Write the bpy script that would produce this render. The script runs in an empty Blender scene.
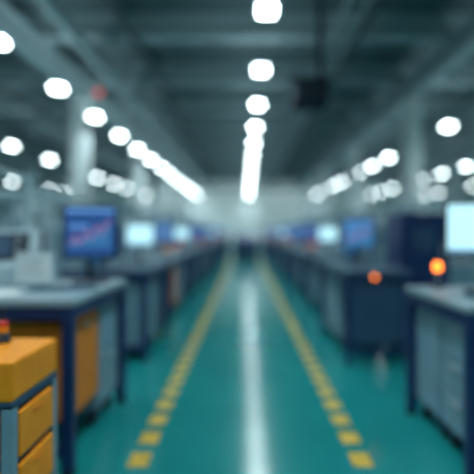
import bpy, bmesh, math, random
from mathutils import Vector, Matrix
random.seed(7)
S = bpy.context.scene
try:
    S.view_settings.view_transform = 'Standard'
    S.view_settings.look = 'None'
except Exception: pass

# ---------------------------------------------------------------- materials
MATS = {}
def mat(name, col, rough=0.5, metal=0.0, var=0.12, scale=6.0, emis=None, estr=0.0, spec=0.5):
    if name in MATS: return MATS[name]
    m = bpy.data.materials.new(name); m.use_nodes = True
    nt = m.node_tree; b = nt.nodes['Principled BSDF']
    tc = nt.nodes.new('ShaderNodeTexCoord'); nz = nt.nodes.new('ShaderNodeTexNoise')
    nz.inputs['Scale'].default_value = scale; nz.inputs['Detail'].default_value = 4
    nt.links.new(tc.outputs['Object'], nz.inputs['Vector'])
    rp = nt.nodes.new('ShaderNodeValToRGB')
    rp.color_ramp.elements[0].position = 0.3; rp.color_ramp.elements[1].position = 0.7
    rp.color_ramp.elements[0].color = (*[c*(1-var) for c in col], 1)
    rp.color_ramp.elements[1].color = (*[min(1, c*(1+var)) for c in col], 1)
    nt.links.new(nz.outputs['Fac'], rp.inputs['Fac'])
    nt.links.new(rp.outputs['Color'], b.inputs['Base Color'])
    b.inputs['Roughness'].default_value = rough
    b.inputs['Metallic'].default_value = metal
    b.inputs['Specular IOR Level'].default_value = spec
    if emis:
        b.inputs['Emission Color'].default_value = (*emis, 1)
        b.inputs['Emission Strength'].default_value = estr
    MATS[name] = m
    return m

mat('steel_grey', (0.21,0.33,0.40), 0.45, 0.1)
mat('cabinet_grey', (0.17,0.30,0.38), 0.45)
mat('cabinet_dark', (0.022,0.07,0.135), 0.5)
mat('navy', (0.007,0.030,0.115), 0.4, 0.1)
mat('black', (0.007,0.015,0.028), 0.45)
mat('matte_dark', (0.012,0.022,0.032), 0.85, spec=.2)
mat('rubber', (0.012,0.014,0.016), 0.8)
mat('top_grey', (0.25,0.35,0.40), 0.35)
mat('top_dark', (0.055,0.11,0.16), 0.35)
mat('white_plastic', (0.48,0.61,0.66), 0.45)
mat('orange', (0.90,0.30,0.008), 0.5, spec=.35)
mat('orange_dark', (0.66,0.20,0.01), 0.5, spec=.35)
mat('red', (0.6,0.03,0.02), 0.4)
mat('chrome', (0.36,0.42,0.45), 0.5, 0.5)
mat('beam_grey', (0.29,0.39,0.41), 0.65)
mat('beam_dark', (0.045,0.075,0.08), 0.7)
mat('column_white', (0.80,0.88,0.88), 0.55)
mat('paper', (0.65,0.7,0.7), 0.8)
mat('marking', (0.62,0.40,0.04), 0.5, var=0.3, scale=15)
mat('lamp_lens', (0.9,0.95,0.95), 0.4, emis=(0.84,0.98,1.0), estr=23)
mat('screen_cyan', (0.02,0.05,0.06), 0.2, emis=(0.50,0.88,1.0), estr=1.25)
mat('screen_blue', (0.01,0.02,0.05), 0.3, emis=(0.02,0.08,0.26), estr=0.9)
mat('screen_mid', (0.01,0.03,0.06), 0.3, emis=(0.05,0.22,0.48), estr=0.8)
mat('scr_pink', (0.02,0.02,0.02), 0.3, emis=(0.6,0.22,0.45), estr=0.8)
mat('scr_lblue', (0.02,0.02,0.02), 0.3, emis=(0.15,0.4,0.9), estr=0.9)
mat('glow_orange', (0.8,0.2,0.02), 0.3, emis=(1.0,0.22,0.02), estr=5)
mat('glow_red', (0.8,0.02,0.02), 0.3, emis=(1.0,0.05,0.02), estr=.8)

# ---------------------------------------------------------------- mesh builder
class MB:
    def __init__(s): s.bm = bmesh.new(); s.mats = []
    def mi(s, m):
        if m not in s.mats: s.mats.append(m)
        return s.mats.index(m)
    def _fin(s, tmp, m, M=None):
        if M is not None: bmesh.ops.transform(tmp, matrix=M, verts=tmp.verts)
        i = s.mi(m)
        for f in tmp.faces: f.material_index = i
        me = bpy.data.meshes.new('t'); tmp.to_mesh(me); tmp.free()
        s.bm.from_mesh(me); bpy.data.meshes.remove(me)
    def box(s, x0, x1, y0, y1, z0, z1, m, bev=0.0, M=None):
        t = bmesh.new(); bmesh.ops.create_cube(t, size=1)
        bmesh.ops.scale(t, vec=(abs(x1-x0), abs(y1-y0), abs(z1-z0)), verts=t.verts)
        bmesh.ops.translate(t, vec=((x0+x1)/2, (y0+y1)/2, (z0+z1)/2), verts=t.verts)
        if bev > 0: bmesh.ops.bevel(t, geom=t.edges[:], offset=bev, segments=2, affect='EDGES', profile=0.6)
        s._fin(t, m, M)
    def cyl(s, p0, p1, r, m, seg=14, r2=None, M=None):
        p0 = Vector(p0); p1 = Vector(p1); d = p1-p0
        t = bmesh.new()
        bmesh.ops.create_cone(t, cap_ends=True, segments=seg, radius1=r, radius2=r if r2 is None else r2, depth=d.length)
        R = Vector((0,0,1)).rotation_difference(d.normalized()).to_matrix().to_4x4()
        R = Matrix.Translation((p0+p1)/2) @ R
        bmesh.ops.transform(t, matrix=R, verts=t.verts)
        s._fin(t, m, M)
    def sph(s, c, r, m, M=None, sz=1.0):
        t = bmesh.new(); bmesh.ops.create_uvsphere(t, u_segments=16, v_segments=10, radius=r)
        bmesh.ops.scale(t, vec=(1,1,sz), verts=t.verts)
        bmesh.ops.translate(t, vec=c, verts=t.verts); s._fin(t, m, M)
    def prism(s, pts, x0, x1, m):   # pts in (y,z) extruded along x
        t = bmesh.new()
        a = [t.verts.new((x0, y, z)) for y, z in pts]; b = [t.verts.new((x1, y, z)) for y, z in pts]
        t.faces.new(a); t.faces.new(b[::-1]); n = len(pts)
        for i in range(n): t.faces.new((a[i], b[i], b[(i+1)%n], a[(i+1)%n]))
        bmesh.ops.recalc_face_normals(t, faces=t.faces); s._fin(t, m)
    def mesh(s, name):
        me = bpy.data.meshes.new(name); s.bm.to_mesh(me); s.bm.free()
        for m in s.mats: me.materials.append(MATS[m])
        return me
    def obj(s, name, loc=(0,0,0), rz=0):
        return place(s.mesh(name), name, loc, rz)
def place(me, name, loc=(0,0,0), rz=0):
    o = bpy.data.objects.new(name, me); S.collection.objects.link(o)
    o.location = loc; o.rotation_euler = (0,0,math.radians(rz)); return o

# ---------------------------------------------------------------- room
XW, Y0, Y1, ZC = 17.0, -4.0, 36.0, 5.6
def floor_mat():
    m = bpy.data.materials.new('floor_epoxy'); m.use_nodes = True; nt = m.node_tree; b = nt.nodes['Principled BSDF']
    tc = nt.nodes.new('ShaderNodeTexCoord'); n = nt.nodes.new('ShaderNodeTexNoise'); n.inputs['Scale'].default_value = 1.3; n.inputs['Detail'].default_value = 6
    nt.links.new(tc.outputs['Object'], n.inputs['Vector'])
    r = nt.nodes.new('ShaderNodeValToRGB')
    r.color_ramp.elements[0].position = .3; r.color_ramp.elements[1].position = .7
    r.color_ramp.elements[0].color = (0.006,0.20,0.20,1); r.color_ramp.elements[1].color = (0.010,0.245,0.24,1)
    nt.links.new(n.outputs['Fac'], r.inputs['Fac']); nt.links.new(r.outputs['Color'], b.inputs['Base Color'])
    mr = nt.nodes.new('ShaderNodeMapRange'); mr.inputs['To Min'].default_value = .12; mr.inputs['To Max'].default_value = .18
    nt.links.new(n.outputs['Fac'], mr.inputs['Value']); nt.links.new(mr.outputs['Result'], b.inputs['Roughness'])
    b.inputs['Specular IOR Level'].default_value = .75
    MATS['floor_epoxy'] = m
floor_mat()
mat('wall_paint', (0.22,0.31,0.33), 0.7, scale=.6)
mat('wall_white', (0.76,0.85,0.85), 0.5, scale=.6, var=.05)
mat('ceiling_paint', (0.065,0.11,0.12), 0.75, scale=.7)
def slab(name, a, m):
    b = MB(); b.box(*a, m); return b.obj(name)
slab('floor', (-XW, XW, Y0, Y1, -0.2, 0), 'floor_epoxy')
slab('ceiling', (-XW, XW, Y0, Y1, ZC, ZC+0.2), 'ceiling_paint')
slab('wall_left', (-XW-0.2, -XW, Y0, Y1, 0, ZC), 'wall_paint')
slab('wall_right', (XW, XW+0.2, Y0, Y1, 0, ZC), 'wall_paint')
slab('wall_back', (-XW, XW, Y1, Y1+0.2, 0, ZC), 'wall_white')
slab('wall_front', (-XW, XW, Y0-0.2, Y0, 0, ZC), 'wall_paint')
slab('baseboard_back', (-XW, XW, Y1-0.03, Y1, 0, 0.3), 'beam_grey')

# floor markings
for X in (-0.60, 0.66):
    b = MB(); y = 2.63-0.28*14
    while y < 33:
        b.box(X-0.056, X+0.056, y-0.08, y+0.08, 0.0, 0.003, 'marking'); y += 0.28
    b.obj('floor_marking_line')

# ceiling structure
BY = [-2.0+2.8*i for i in range(14)]
for y in BY:
    b = MB(); w=.30
    b.box(-XW, XW, y-w/2, y+w/2, 5.15, 5.18, 'beam_grey'); b.box(-XW, XW, y-w/2, y+w/2, ZC-0.03, ZC, 'beam_grey')
    b.box(-XW, XW, y-0.015, y+0.015, 5.18, ZC-.03, 'beam_grey'); b.obj('ceiling_cross_beam')
for X in (-4.15, 4.2, -11, 11):
    b = MB()
    b.box(X-.14, X+.14, Y0, Y1, 4.70, 4.73, 'beam_grey'); b.box(X-.14, X+.14, Y0, Y1, 5.11, 5.15, 'beam_grey')
    b.box(X-.02, X+.02, Y0, Y1, 4.73, 5.11, 'beam_grey')
    b.obj('ceiling_girder')
b = MB()
for X in (-8.5,-6.5,-2.2, 2.2, 6.5, 8.5):
    b.box(X-.05, X+.05, Y0, Y1, 5.06, 5.15, 'beam_dark')
b.obj('ceiling_purlins')
b = MB()
b.cyl((-3.0, Y0, 4.78), (-3.0, Y1, 4.78), 0.11, 'beam_grey', 16)
for y in BY: b.cyl((-3.0, y, 4.85), (-3.0, y, 5.15), 0.015, 'beam_dark', 8)
b.obj('ventilation_duct')
b = MB()
for X in (1.55, 1.85):
    b.box(X-.015, X+.015, Y0+.1, Y1-.1, 4.72, 4.82, 'beam_grey')
    for y in BY: b.cyl((X, y, 4.8), (X, y, 5.148), 0.012, 'beam_dark', 8)
for i in range(79): b.box(1.565, 1.835, Y0+.25+i*.5, Y0+.29+i*.5, 4.725, 4.74, 'beam_grey')
b.obj('cable_tray')

# columns
def column_mesh():
    b = MB()
    b.box(-.19,.19,-.19,-.16,0,4.70,'column_white'); b.box(-.19,.19,.16,.19,0,4.70,'column_white'); b.box(-.05,.05,-.16,.16,0,4.70,'column_white')
    b.box(-.19,-.17,-.19,.19,0,4.70,'column_white'); b.box(.17,.19,-.19,.19,0,4.70,'column_white')
    b.box(-.28,.28,-.28,.28,0,0.04,'beam_grey'); b.box(-.24,.24,-.24,.24,4.62,4.70,'beam_grey')
    return b.mesh('support_column')
cm = column_mesh()
for X in (-4.15, 4.2, -11, 11):
    for y in (11.6, 17.8, 24.0, 30.2): place(cm, 'support_column', (X, y, 0))

# ceiling lamps: emissive drop lens + added fill area lights with limited spread
def area(name, X, y0, y1, z, up, power, spread):
    l = bpy.data.lights.new(name, 'AREA'); l.shape = 'RECTANGLE'; l.size = .24; l.size_y = y1-y0
    l.energy = power; l.color = (.78,.95,1.0); l.spread = math.radians(spread)
    o = bpy.data.objects.new(name, l); S.collection.objects.link(o); o.location = (X,(y0+y1)/2,z)
    if up: o.rotation_euler = (math.pi,0,0)
    return o
def lamp_row(X, ys):
    b = MB()
    for y in ys:
        b.box(X-.13, X+.13, y-.14, y+.14, 4.05, 4.11, 'steel_grey', .01)
        b.box(X-.10, X+.10, y-.12, y+.12, 3.995, 4.051, 'lamp_lens', .012)
        b.box(X-.06, X+.06, y-.10, y+.10, 4.11, 4.16, 'beam_dark')
        b.cyl((X, y, 4.15), (X, y, ZC), .008, 'beam_dark', 6)
    row = b.obj('ceiling_lamp_row')
    for up,p,sp,z in ((False,450,140,3.99),(True,150,170,4.2)):
        a = area('floor_fill' if not up else 'ceiling_fill', X, Y0+.5, Y1-.5, z, up, p, sp); a.parent = row  # added fill strips: down brightens the floor, up brightens the ceiling
rows = [(0.27,5.66,2.1),(5.25,None,2.1),(-3.55,6.6,2.15),(9.2,19.15,2.4),(-7.4,14.6,2.85),(-12.6,24.9,2.4),(13.5,24.9,2.4)]
for X,s,p in rows:
    if s is None: ys = [11.9-2.1*k for k in range(8)] + [14.75+2.1*k for k in range(10)]
    else: ys = [s+p*k for k in range(-14,16)]
    lamp_row(X, sorted(y for y in ys if Y0+.6 < y < Y1-.6))
# invented wall-wash fixtures, added to brighten the end wall
for X in (-3.3,3.3):
    b = MB(); b.box(-3,3,-.06,.06,4.52,4.58,'beam_dark',.01); b.box(-3,3,.05,.06,4.44,4.53,'beam_dark')
    for x in (-2.5,2.5): b.cyl((x,0,4.57),(x,0,ZC),.01,'beam_dark',8)
    o = b.obj('added_wall_wash',(X,33.8,0))
    l = bpy.data.lights.new('end_wall_fill','AREA'); l.shape='RECTANGLE'; l.size=5.8; l.size_y=.08; l.energy=30; l.color=(.84,.98,1)
    lo = bpy.data.objects.new('end_wall_fill',l); S.collection.objects.link(lo); lo.parent=o
    lo.location=(0,.10,4.48); lo.rotation_euler=(math.radians(45),0,0)

# ---------------------------------------------------------------- furniture
def castor(b, x, y, r=0.045):
    b.cyl((x-.015, y, r), (x+.015, y, r), r, 'rubber', 16); b.box(x-.025, x+.025, y-.03, y+.03, r*1.6, r*1.6+.02, 'cabinet_dark')
    b.box(x-.028, x-.018, y-.015, y+.015, r*.6, r*1.8, 'cabinet_dark'); b.box(x+.018, x+.028, y-.015, y+.015, r*.6, r*1.8, 'cabinet_dark')
def bench(w, l, h, units, top='top_grey', side=1, endpanel=False):
    """aisle face at local x=+w/2 (side=1) or -w/2 (side=-1). units: (y0,y1,z0,z1,mat,ndrawers)"""
    b = MB(); sx = side
    b.box(-w/2, w/2, -l/2, l/2, h-.04, h, top, .008)
    b.box(-w/2+.01, w/2-.01, -l/2+.01, l/2-.01, h-.11, h-.04, 'navy', .004)
    for x in (-w/2+.035, w/2-.035):
        for y in (-l/2+.035, l/2-.035):
            b.box(x-.03, x+.03, y-.03, y+.03, .02, h-.1, 'navy', .005); b.cyl((x,y,0),(x,y,.03), .035, 'rubber')
    for y in (-l/2+.035, l/2-.035): b.box(-w/2+.03, w/2-.03, y-.02, y+.02, .10, .15, 'navy')
    b.box(-sx*(w/2-.035)-.02, -sx*(w/2-.035)+.02, -l/2, l/2, .10, .15, 'navy')
    if endpanel: b.box(-w/2+.06, w/2-.06, -l/2+.03, -l/2+.045, .2, h-.12, 'cabinet_dark')
    for (y0, y1, z0, z1, m, nd) in units:
        xf = sx*(w/2-.07); xb = -sx*(w/2-.16)
        b.box(min(xf,xb), max(xf,xb), y0, y1, z0, z1, m, .008)
        hh = (z1-z0-.03)/nd
        for i in range(nd):
            a = z0+.015+i*hh
            b.box(xf, xf+sx*.015, y0+.015, y1-.015, a+.006, a+hh-.006, m, .004)
            zc = a+hh-.04
            b.box(xf+sx*.015, xf+sx*.03, (y0+y1)/2-.06, (y0+y1)/2+.06, zc-.006, zc+.006, 'chrome')
        if z0 < .2:
            for cx in (xf-sx*.05, xb+sx*.05):
                for cy in (y0+.05, y1-.05): castor(b, cx, cy)
    return b

def monitor_mesh(w=.46, h=.32, hc=.35, scr='screen_cyan', chart=False):
    b = MB()
    b.box(-.12,.12,-.09,.09,0,.015,'black',.005); b.cyl((0,.03,.01),(0,.03,hc),.018,'black')
    b.box(-.06,.06,.018,.05,hc-.06,hc+.06,'black',.005)
    b.box(-w/2, w/2, -.015, .02, hc-h/2, hc+h/2, 'black', .006)
    b.box(-w/2+.018, w/2-.018, -.018, -.014, hc-h/2+.022, hc+h/2-.018, scr)
    if chart:
        b.box(-w/2+.02, w/2-.02, -.020, -.0175, hc+h/2-.05, hc+h/2-.025, 'scr_lblue')
        n = 12
        for i in range(n):
            x = -w/2+.05+i*(w-.1)/n; t = i/n
            z = hc-h*.28; zz = z + h*(.12+.33*t+.08*math.sin(i*1.9))
            b.box(x, x+.018, -.020, -.0175, z, zz-.02, 'screen_mid'); b.box(x, x+.02, -.021, -.0175, zz-.02, zz, 'scr_pink')
        b.box(-w/2+.04, w/2-.2, -.020, -.0175, hc+.03, hc+.05, 'scr_lblue')
    else:
        b.box(-w/2+.02, w/2-.02, -.020, -.0175, hc-h/2+.025, hc-h/2+.045, 'screen_mid')
    return b.mesh('computer_monitor')
M_cyan = monitor_mesh(.48,.36,.41,'screen_cyan')
M_chart = monitor_mesh(.37,.38,.36,'screen_blue',True)
M_mid = monitor_mesh(.36,.34,.36,'screen_mid',True)
M_small = monitor_mesh(.33,.28,.34,'screen_cyan')

def keyboard_mesh():
    b = MB(); b.box(-.2,.2,-.065,.065,0,.018,'steel_grey',.004)
    for r in range(4):
        for c in range(13): b.box(-.19+c*.0295,-.165+c*.0295,-.055+r*.029,-.03+r*.029,.018,.024,'cabinet_dark')
    return b.mesh('keyboard')
KB = keyboard_mesh()
def instrument_mesh():
    b = MB()
    b.prism([(-.22,0),(.22,0),(.22,.30),(.02,.30),(-.22,.10)], -.2, .2, 'white_plastic')
    M = Matrix.Translation((0,-.105,.208)) @ Matrix.Rotation(math.atan2(.2,.24),4,'X')
    b.box(-.15,.15,-.11,.11,0,.006,'black',0,M); b.box(-.13,.05,-.09,.09,.005,.009,'cabinet_dark',0,M)
    for i in range(3): b.cyl((.09,-.06+i*.06,.005),(.09,-.06+i*.06,.022),.014,'chrome',12,M=M)
    b.cyl((.12,.15,.29),(.12,.15,.62),.022,'white_plastic'); b.cyl((.12,.15,.60),(-.12,-.02,.66),.018,'white_plastic')
    b.cyl((-.12,-.02,.67),(-.12,-.02,.52),.03,'steel_grey',r2=.045); b.sph((.12,.15,.61),.03,'steel_grey')
    return b.mesh('test_instrument')
INS = instrument_mesh()
def bin_mesh(m):
    b = MB()
    b.box(-.1,.1,-.14,.14,0,.008,m); b.box(-.1,-.092,-.14,.14,0,.1,m); b.box(.092,.1,-.14,.14,0,.1,m)
    b.box(-.1,.1,.132,.14,0,.1,m); b.box(-.1,.1,-.14,-.132,0,.05,m)
    for i in range(5): b.cyl((-.07+i*.03,-.1,.02),(-.05+i*.03,.1,.03),.012,'chrome',8)
    return b.mesh('parts_bin')
BIN = bin_mesh('white_plastic'); BIN_O = bin_mesh('orange')
def box_device():
    b = MB(); b.box(-.14,.14,-.16,.16,.01,.16,'steel_grey',.01); b.box(-.12,.12,-.166,-.158,.03,.14,'cabinet_dark')
    b.box(-.1,.02,-.169,-.165,.06,.12,'screen_mid')
    for i in range(3): b.cyl((.05+i*.027,-.166,.06),(.05+i*.027,-.18,.06),.009,'chrome',10)
    for x in (-.1,.1):
        for y in (-.12,.12): b.cyl((x,y,0),(x,y,.012),.012,'rubber',8)
    return b.mesh('power_supply_unit')
PSU = box_device()
def lamp_post(col):
    b = MB(); b.cyl((0,0,0),(0,0,.02),.035,'black'); b.cyl((0,0,.02),(0,0,.12),.008,'chrome'); b.cyl((0,0,.12),(0,0,.165),.026,col,16); b.sph((0,0,.165),.026,col,sz=.6)
    return b.mesh('signal_lamp')
LO = lamp_post('glow_orange'); LR = lamp_post('glow_red')
def paper_mesh():
    b = MB()
    for i in range(5):
        M = Matrix.Rotation(random.uniform(-.2,.2),4,'Z'); b.box(-.105,.105,-.148,.148,i*.002,i*.002+.002,'paper',0,M)
    return b.mesh('paper_stack')
PAP = paper_mesh()
def doc_stand():
    b = MB(); b.box(-.09,.09,-.06,.06,0,.012,'steel_grey',.003)
    M = Matrix.Translation((0,0,.012)) @ Matrix.Rotation(math.radians(-18),4,'X')
    b.box(-.12,.12,-.004,.004,0,.22,'white_plastic',.002,M); b.box(-.10,.10,-.008,-.004,.02,.20,'paper',0,M); b.box(-.12,.12,-.03,0,0,.01,'white_plastic',0,M)
    for i in range(5): b.box(-.08,.07-.02*(i%2),-.0095,-.008,.05+i*.03,.058+i*.03,'cabinet_grey',0,M)
    return b.mesh('document_stand')
DOC = doc_stand()

# ---- left side
b = MB()
w2,l2=.38,.19
b.box(-w2,w2,-l2,l2,.71,.85,'orange',.012)
b.box(-w2+.02,w2-.02,-l2+.02,l2-.02,.10,.70,'cabinet_dark')
for x in (-w2+.02,w2-.02):
    for y in (-l2+.02,l2-.02): b.box(x-.02,x+.02,y-.02,y+.02,.09,.70,'cabinet_grey',.004)
for z0,z1 in ((.50,.66),(.31,.47),(.13,.28)):
    b.box(w2-.02,w2+.004,-l2+.05,l2-.05,z0,z1,'orange',.006)
    b.box(w2+.004,w2+.010,-.04,.04,z1-.033,z1-.028,'orange_dark')
    b.box(-w2+.05,w2-.05,-l2-.004,-l2+.02,z0,z1,'orange',.006)
b.box(-w2,w2,-l2,l2,.685,.71,'cabinet_dark',.003)
for x in (-w2+.06,w2-.06):
    for y in (-l2+.05,l2-.05): castor(b,x,y,.05)
b.obj('tool_cart',(-1.18,1.775,0))
b = MB()
b.cyl((0,0,0),(0,0,.012),.03,'black'); b.cyl((0,0,.012),(0,0,.04),.022,'cabinet_dark'); b.cyl((0,0,.04),(0,0,.065),.018,'orange',16); b.sph((0,0,.073),.02,'red'); b.cyl((0,0,.09),(0,0,.14),.006,'black')
b.obj('emergency_stop_button',(-.985,1.88,.85))

bench(1.3,1.12,.94,[(-.44,.04,.24,.80,'orange_dark',1),(.06,.50,.12,.81,'cabinet_grey',2)],'top_grey',1).obj('workbench',(-1.56,3.0,0))
bench(.9,1.35,.92,[(-.60,-.02,.12,.80,'cabinet_grey',1),(.05,.58,.12,.80,'cabinet_dark',3)],'top_dark',1).obj('workbench',(-1.42,5.3,0))
place(M_chart,'computer_monitor',(-1.10,3.28,.94),22)
place(KB,'keyboard',(-1.12,2.86,.94),14)
place(INS,'test_instrument',(-1.70,3.28,.94),18).scale=(1.05,1.0,1.25)
place(DOC,'document_stand',(-1.40,3.05,.94),15)
place(PAP,'paper_stack',(-1.42,2.66,.94),20)
place(BIN,'parts_bin',(-1.78,2.72,.94),5)
place(M_small,'computer_monitor',(-1.22,5.35,.92),20)
place(KB,'keyboard',(-1.2,5.0,.92),10)
place(PSU,'power_supply_unit',(-1.62,5.1,.92),10)

# ---- right side
bench(1.1,.95,.91,[(-.42,-.02,.12,.78,'cabinet_grey',3),(.0,.42,.12,.78,'cabinet_grey',1)],'top_grey',-1).obj('workbench',(1.71,2.87,0))
r2 = bench(.66,1.6,.92,[(-.15,.30,.12,.80,'cabinet_grey',3),(.33,.74,.12,.80,'cabinet_grey',1)],'top_dark',-1,True)
r2.cyl((-.05,-.79,.86),(-.05,-.815,.86),.035,'black',16); r2.cyl((-.05,-.815,.86),(-.05,-.83,.86),.018,'glow_orange',16)
r2.obj('workbench',(1.31,5.3,0))
place(M_cyan,'computer_monitor',(1.56,3.0,.91),-22)
place(KB,'keyboard',(1.50,2.70,.91),-12)
place(LO,'signal_lamp',(1.345,3.22,.91),0)
place(PSU,'power_supply_unit',(1.98,3.05,.91),-10)
place(M_mid,'computer_monitor',(1.27,5.15,.92),-18)
place(KB,'keyboard',(1.22,4.85,.92),-8)
b = MB()
b.box(-.25,.25,-.3,.3,.06,1.5,'navy',.012); b.box(-.23,.23,-.312,-.3,.1,.75,'navy',.006); b.box(-.23,.23,-.312,-.3,.78,1.46,'navy',.006)
b.box(.15,.17,-.335,-.312,1.0,1.2,'chrome'); b.box(-.15,.08,-.316,-.311,1.1,1.35,'cabinet_dark')
b.box(-.262,-.25,-.27,.27,.1,1.46,'navy',.004)
for i in range(6): b.box(-.12,.12,-.318,-.312,.2+i*.04,.215+i*.04,'black')
for x in (-.2,.2):
    for y in (-.25,.25): b.cyl((x,y,0),(x,y,.06),.03,'rubber')
CAB = b.mesh('control_cabinet'); place(CAB,'control_cabinet',(1.95,5.25,0))

# ---- receding rows on both sides of the aisle
def far_bench(side, v):
    us = [[(-.75,-.15,.12,.80,'cabinet_grey',1),(-.1,.7,.12,.80,'cabinet_dark',3)],
          [(-.7,-.2,.12,.80,'cabinet_dark',3),(.1,.7,.12,.80,'cabinet_grey',2)],
          [(-.75,-.05,.12,.80,'orange_dark' if side>0 else 'navy',2),(.0,.7,.12,.80,'cabinet_grey',2)]][v]
    b = bench(.8,1.6,.92,us,['top_grey','top_dark','top_grey'][v],side)
    xb = -side*.36
    for y in (-.74,.74): b.box(xb-.02,xb+.02,y-.02,y+.02,.92,1.42,'navy')
    b.box(xb-.02,xb+.02,-.76,.76,1.38,1.42,'steel_grey'); b.box(xb-.01,xb+.01,-.72,.72,1.0,1.3,'cabinet_grey')
    return b.mesh('workbench')
FB = {(s,v): far_bench(s,v) for s in (1,-1) for v in range(3)}
k = 0
y = 7.5
while y < 31.5:
    for side in (1,-1):
        X = -1.46 if side==1 else 1.50
        v = (k + (2 if side==1 else 1)) % 3
        place(FB[(side,v)],'workbench',(X,y,0))
        dx = side
        place([M_small,M_mid,M_mid,M_chart][(k*3+(side>0))%4],'computer_monitor',(X+dx*.12,y+.15,.92),dx*20)
        place(KB,'keyboard',(X+dx*.16,y-.2,.92),dx*10)
        place([PSU,BIN,BIN_O][(k+(side>0))%3],'power_supply_unit' if (k+(side>0))%3==0 else 'parts_bin',(X-dx*.08,y-.52,.92),0)
        if k%2==0: place(LR,'signal_lamp',(X+dx*.3,y+.6,.92),0)
    k += 1; y += 2.1

# ---- machines in the outer bays
def machine(v):
    b = MB(); w,l = 1.1,1.4
    fr = ['steel_grey','white_plastic','steel_grey'][v]
    b.box(-w/2,w/2,-l/2,l/2,.06,.85,'cabinet_grey',.015)
    for x in (-w/2+.08,w/2-.08):
        for y in (-l/2+.08,l/2-.08):
            b.cyl((x,y,0),(x,y,.07),.04,'rubber'); b.box(x-.03,x+.03,y-.03,y+.03,.85,1.75,fr)
    for y in (-l/2+.08,l/2-.08): b.box(-w/2+.05,w/2-.05,y-.03,y+.03,1.70,1.76,fr)
    for x in (-w/2+.08,w/2-.08): b.box(x-.03,x+.03,-l/2+.05,l/2-.05,1.70,1.76,fr)
    b.box(-w/2+.1,w/2-.1,.1,.5,.85,1.35,'steel_grey',.02)
    b.cyl((0,.3,1.35),(0,.3,1.62),.06,'chrome'); b.cyl((0,.3,1.6),(-.1,-.2,1.5),.035,'white_plastic'); b.cyl((-.1,-.2,1.52),(-.1,-.2,1.2),.04,'steel_grey',r2=.015)
    b.box(-.3,.3,-.45,-.05,.85,.93,'chrome',.005)
    b.box(.2,.5,-l/2-.05,-l/2-.01,1.05,1.32,'black',.008); b.box(.22,.48,-l/2-.054,-l/2-.049,1.08,1.3,['screen_mid','screen_blue','screen_mid'][v])
    b.box(.33,.37,-l/2-.03,-l/2+.06,.9,1.08,'black')
    for i in range(2): b.box(-w/2+.06+i*.5,-w/2+.52+i*.5,-l/2-.012,-l/2,.14,.8,'cabinet_grey',.005)
    b.cyl((w/2-.08,l/2-.08,1.76),(w/2-.08,l/2-.08,1.9),.02,'chrome'); b.cyl((w/2-.08,l/2-.08,1.9),(w/2-.08,l/2-.08,1.96),.035,'white_plastic')
    return b.mesh('assembly_machine')
MC = [machine(v) for v in range(3)]
k=0
for X in (-2.62,-5.6,-7.6,-9.4,2.95,5.7,7.7,9.6,-12.5,13):
    y = 5.6 if abs(X)<3 else 6.0
    y += (k*0.7)%1.3
    while y < 33:
        place(MC[(k+1)%3],'assembly_machine',(X,y,0),0); k+=1; y += 2.5 + (k%3)*.4

# suspended projector
b = MB()
b.box(-.26,.26,-.25,.25,3.22,3.60,'matte_dark',.03); b.box(-.2,.2,-.262,-.25,3.29,3.55,'matte_dark',.01)
b.box(-.3,.3,-.12,.12,3.60,3.66,'matte_dark',.01)
b.cyl((.17,0,3.62),(.17,0,ZC),.045,'matte_dark'); b.cyl((-.12,-.26,3.42),(-.12,-.30,3.42),.07,'matte_dark')
b.box(.05,.29,-.12,.12,ZC-.04,ZC,'matte_dark')
b.obj('ceiling_projector',(.99,7.1,0))
b = MB()
b.cyl((0,0,4.42),(0,0,ZC),.012,'beam_dark',8); b.cyl((0,0,4.34),(0,0,4.42),.07,'glow_red',16); b.cyl((0,0,4.42),(0,0,4.45),.08,'black',16)
b.obj('warning_beacon',(-3.25,10.2,0))

# console at end of the aisle
b = MB()
b.box(-.6,.6,-.35,.35,.08,.95,'navy',.02); b.prism([(-.36,.95),(.3,.95),(.3,1.2),(.1,1.2)],-.55,.55,'navy')
b.box(-.55,-.03,-.36,-.345,.15,.88,'cabinet_dark',.008); b.box(.03,.55,-.36,-.345,.15,.88,'cabinet_dark',.008)
b.box(-.6,.6,-.35,.35,0,.08,'black')
b.obj('operator_console',(0.05,22,0))
for i,X in enumerate((-6,6)):
    b = MB(); b.box(X-1.6,X+1.6,Y1-.08,Y1-.031,0,3.2,'beam_grey',.01)
    for j in range(10): b.box(X-1.5,X+1.5,Y1-.1,Y1-.08,.1+j*.3,.36+j*.3,'white_plastic',.005)
    b.obj('door_%d'%(i+1))

# ---------------------------------------------------------------- world / camera
w = bpy.data.worlds.new('World'); S.world = w; w.use_nodes = True
w.node_tree.nodes['Background'].inputs[0].default_value = (.3,.45,.5,1); w.node_tree.nodes['Background'].inputs[1].default_value = .3
cd = bpy.data.cameras.new('Camera'); co = bpy.data.objects.new('Camera',cd); S.collection.objects.link(co); S.camera = co
co.location = (0,0,1.3); co.rotation_euler = (math.radians(90),0,0)
cd.sensor_width = 36; cd.lens = 35; cd.shift_x = -8/474; cd.shift_y = -5/474
cd.dof.use_dof = True; cd.dof.focus_distance = 1.3; cd.dof.aperture_fstop = .60; cd.dof.aperture_blades = 6; cd.dof.aperture_rotation = math.radians(15)
cd.clip_end = 200
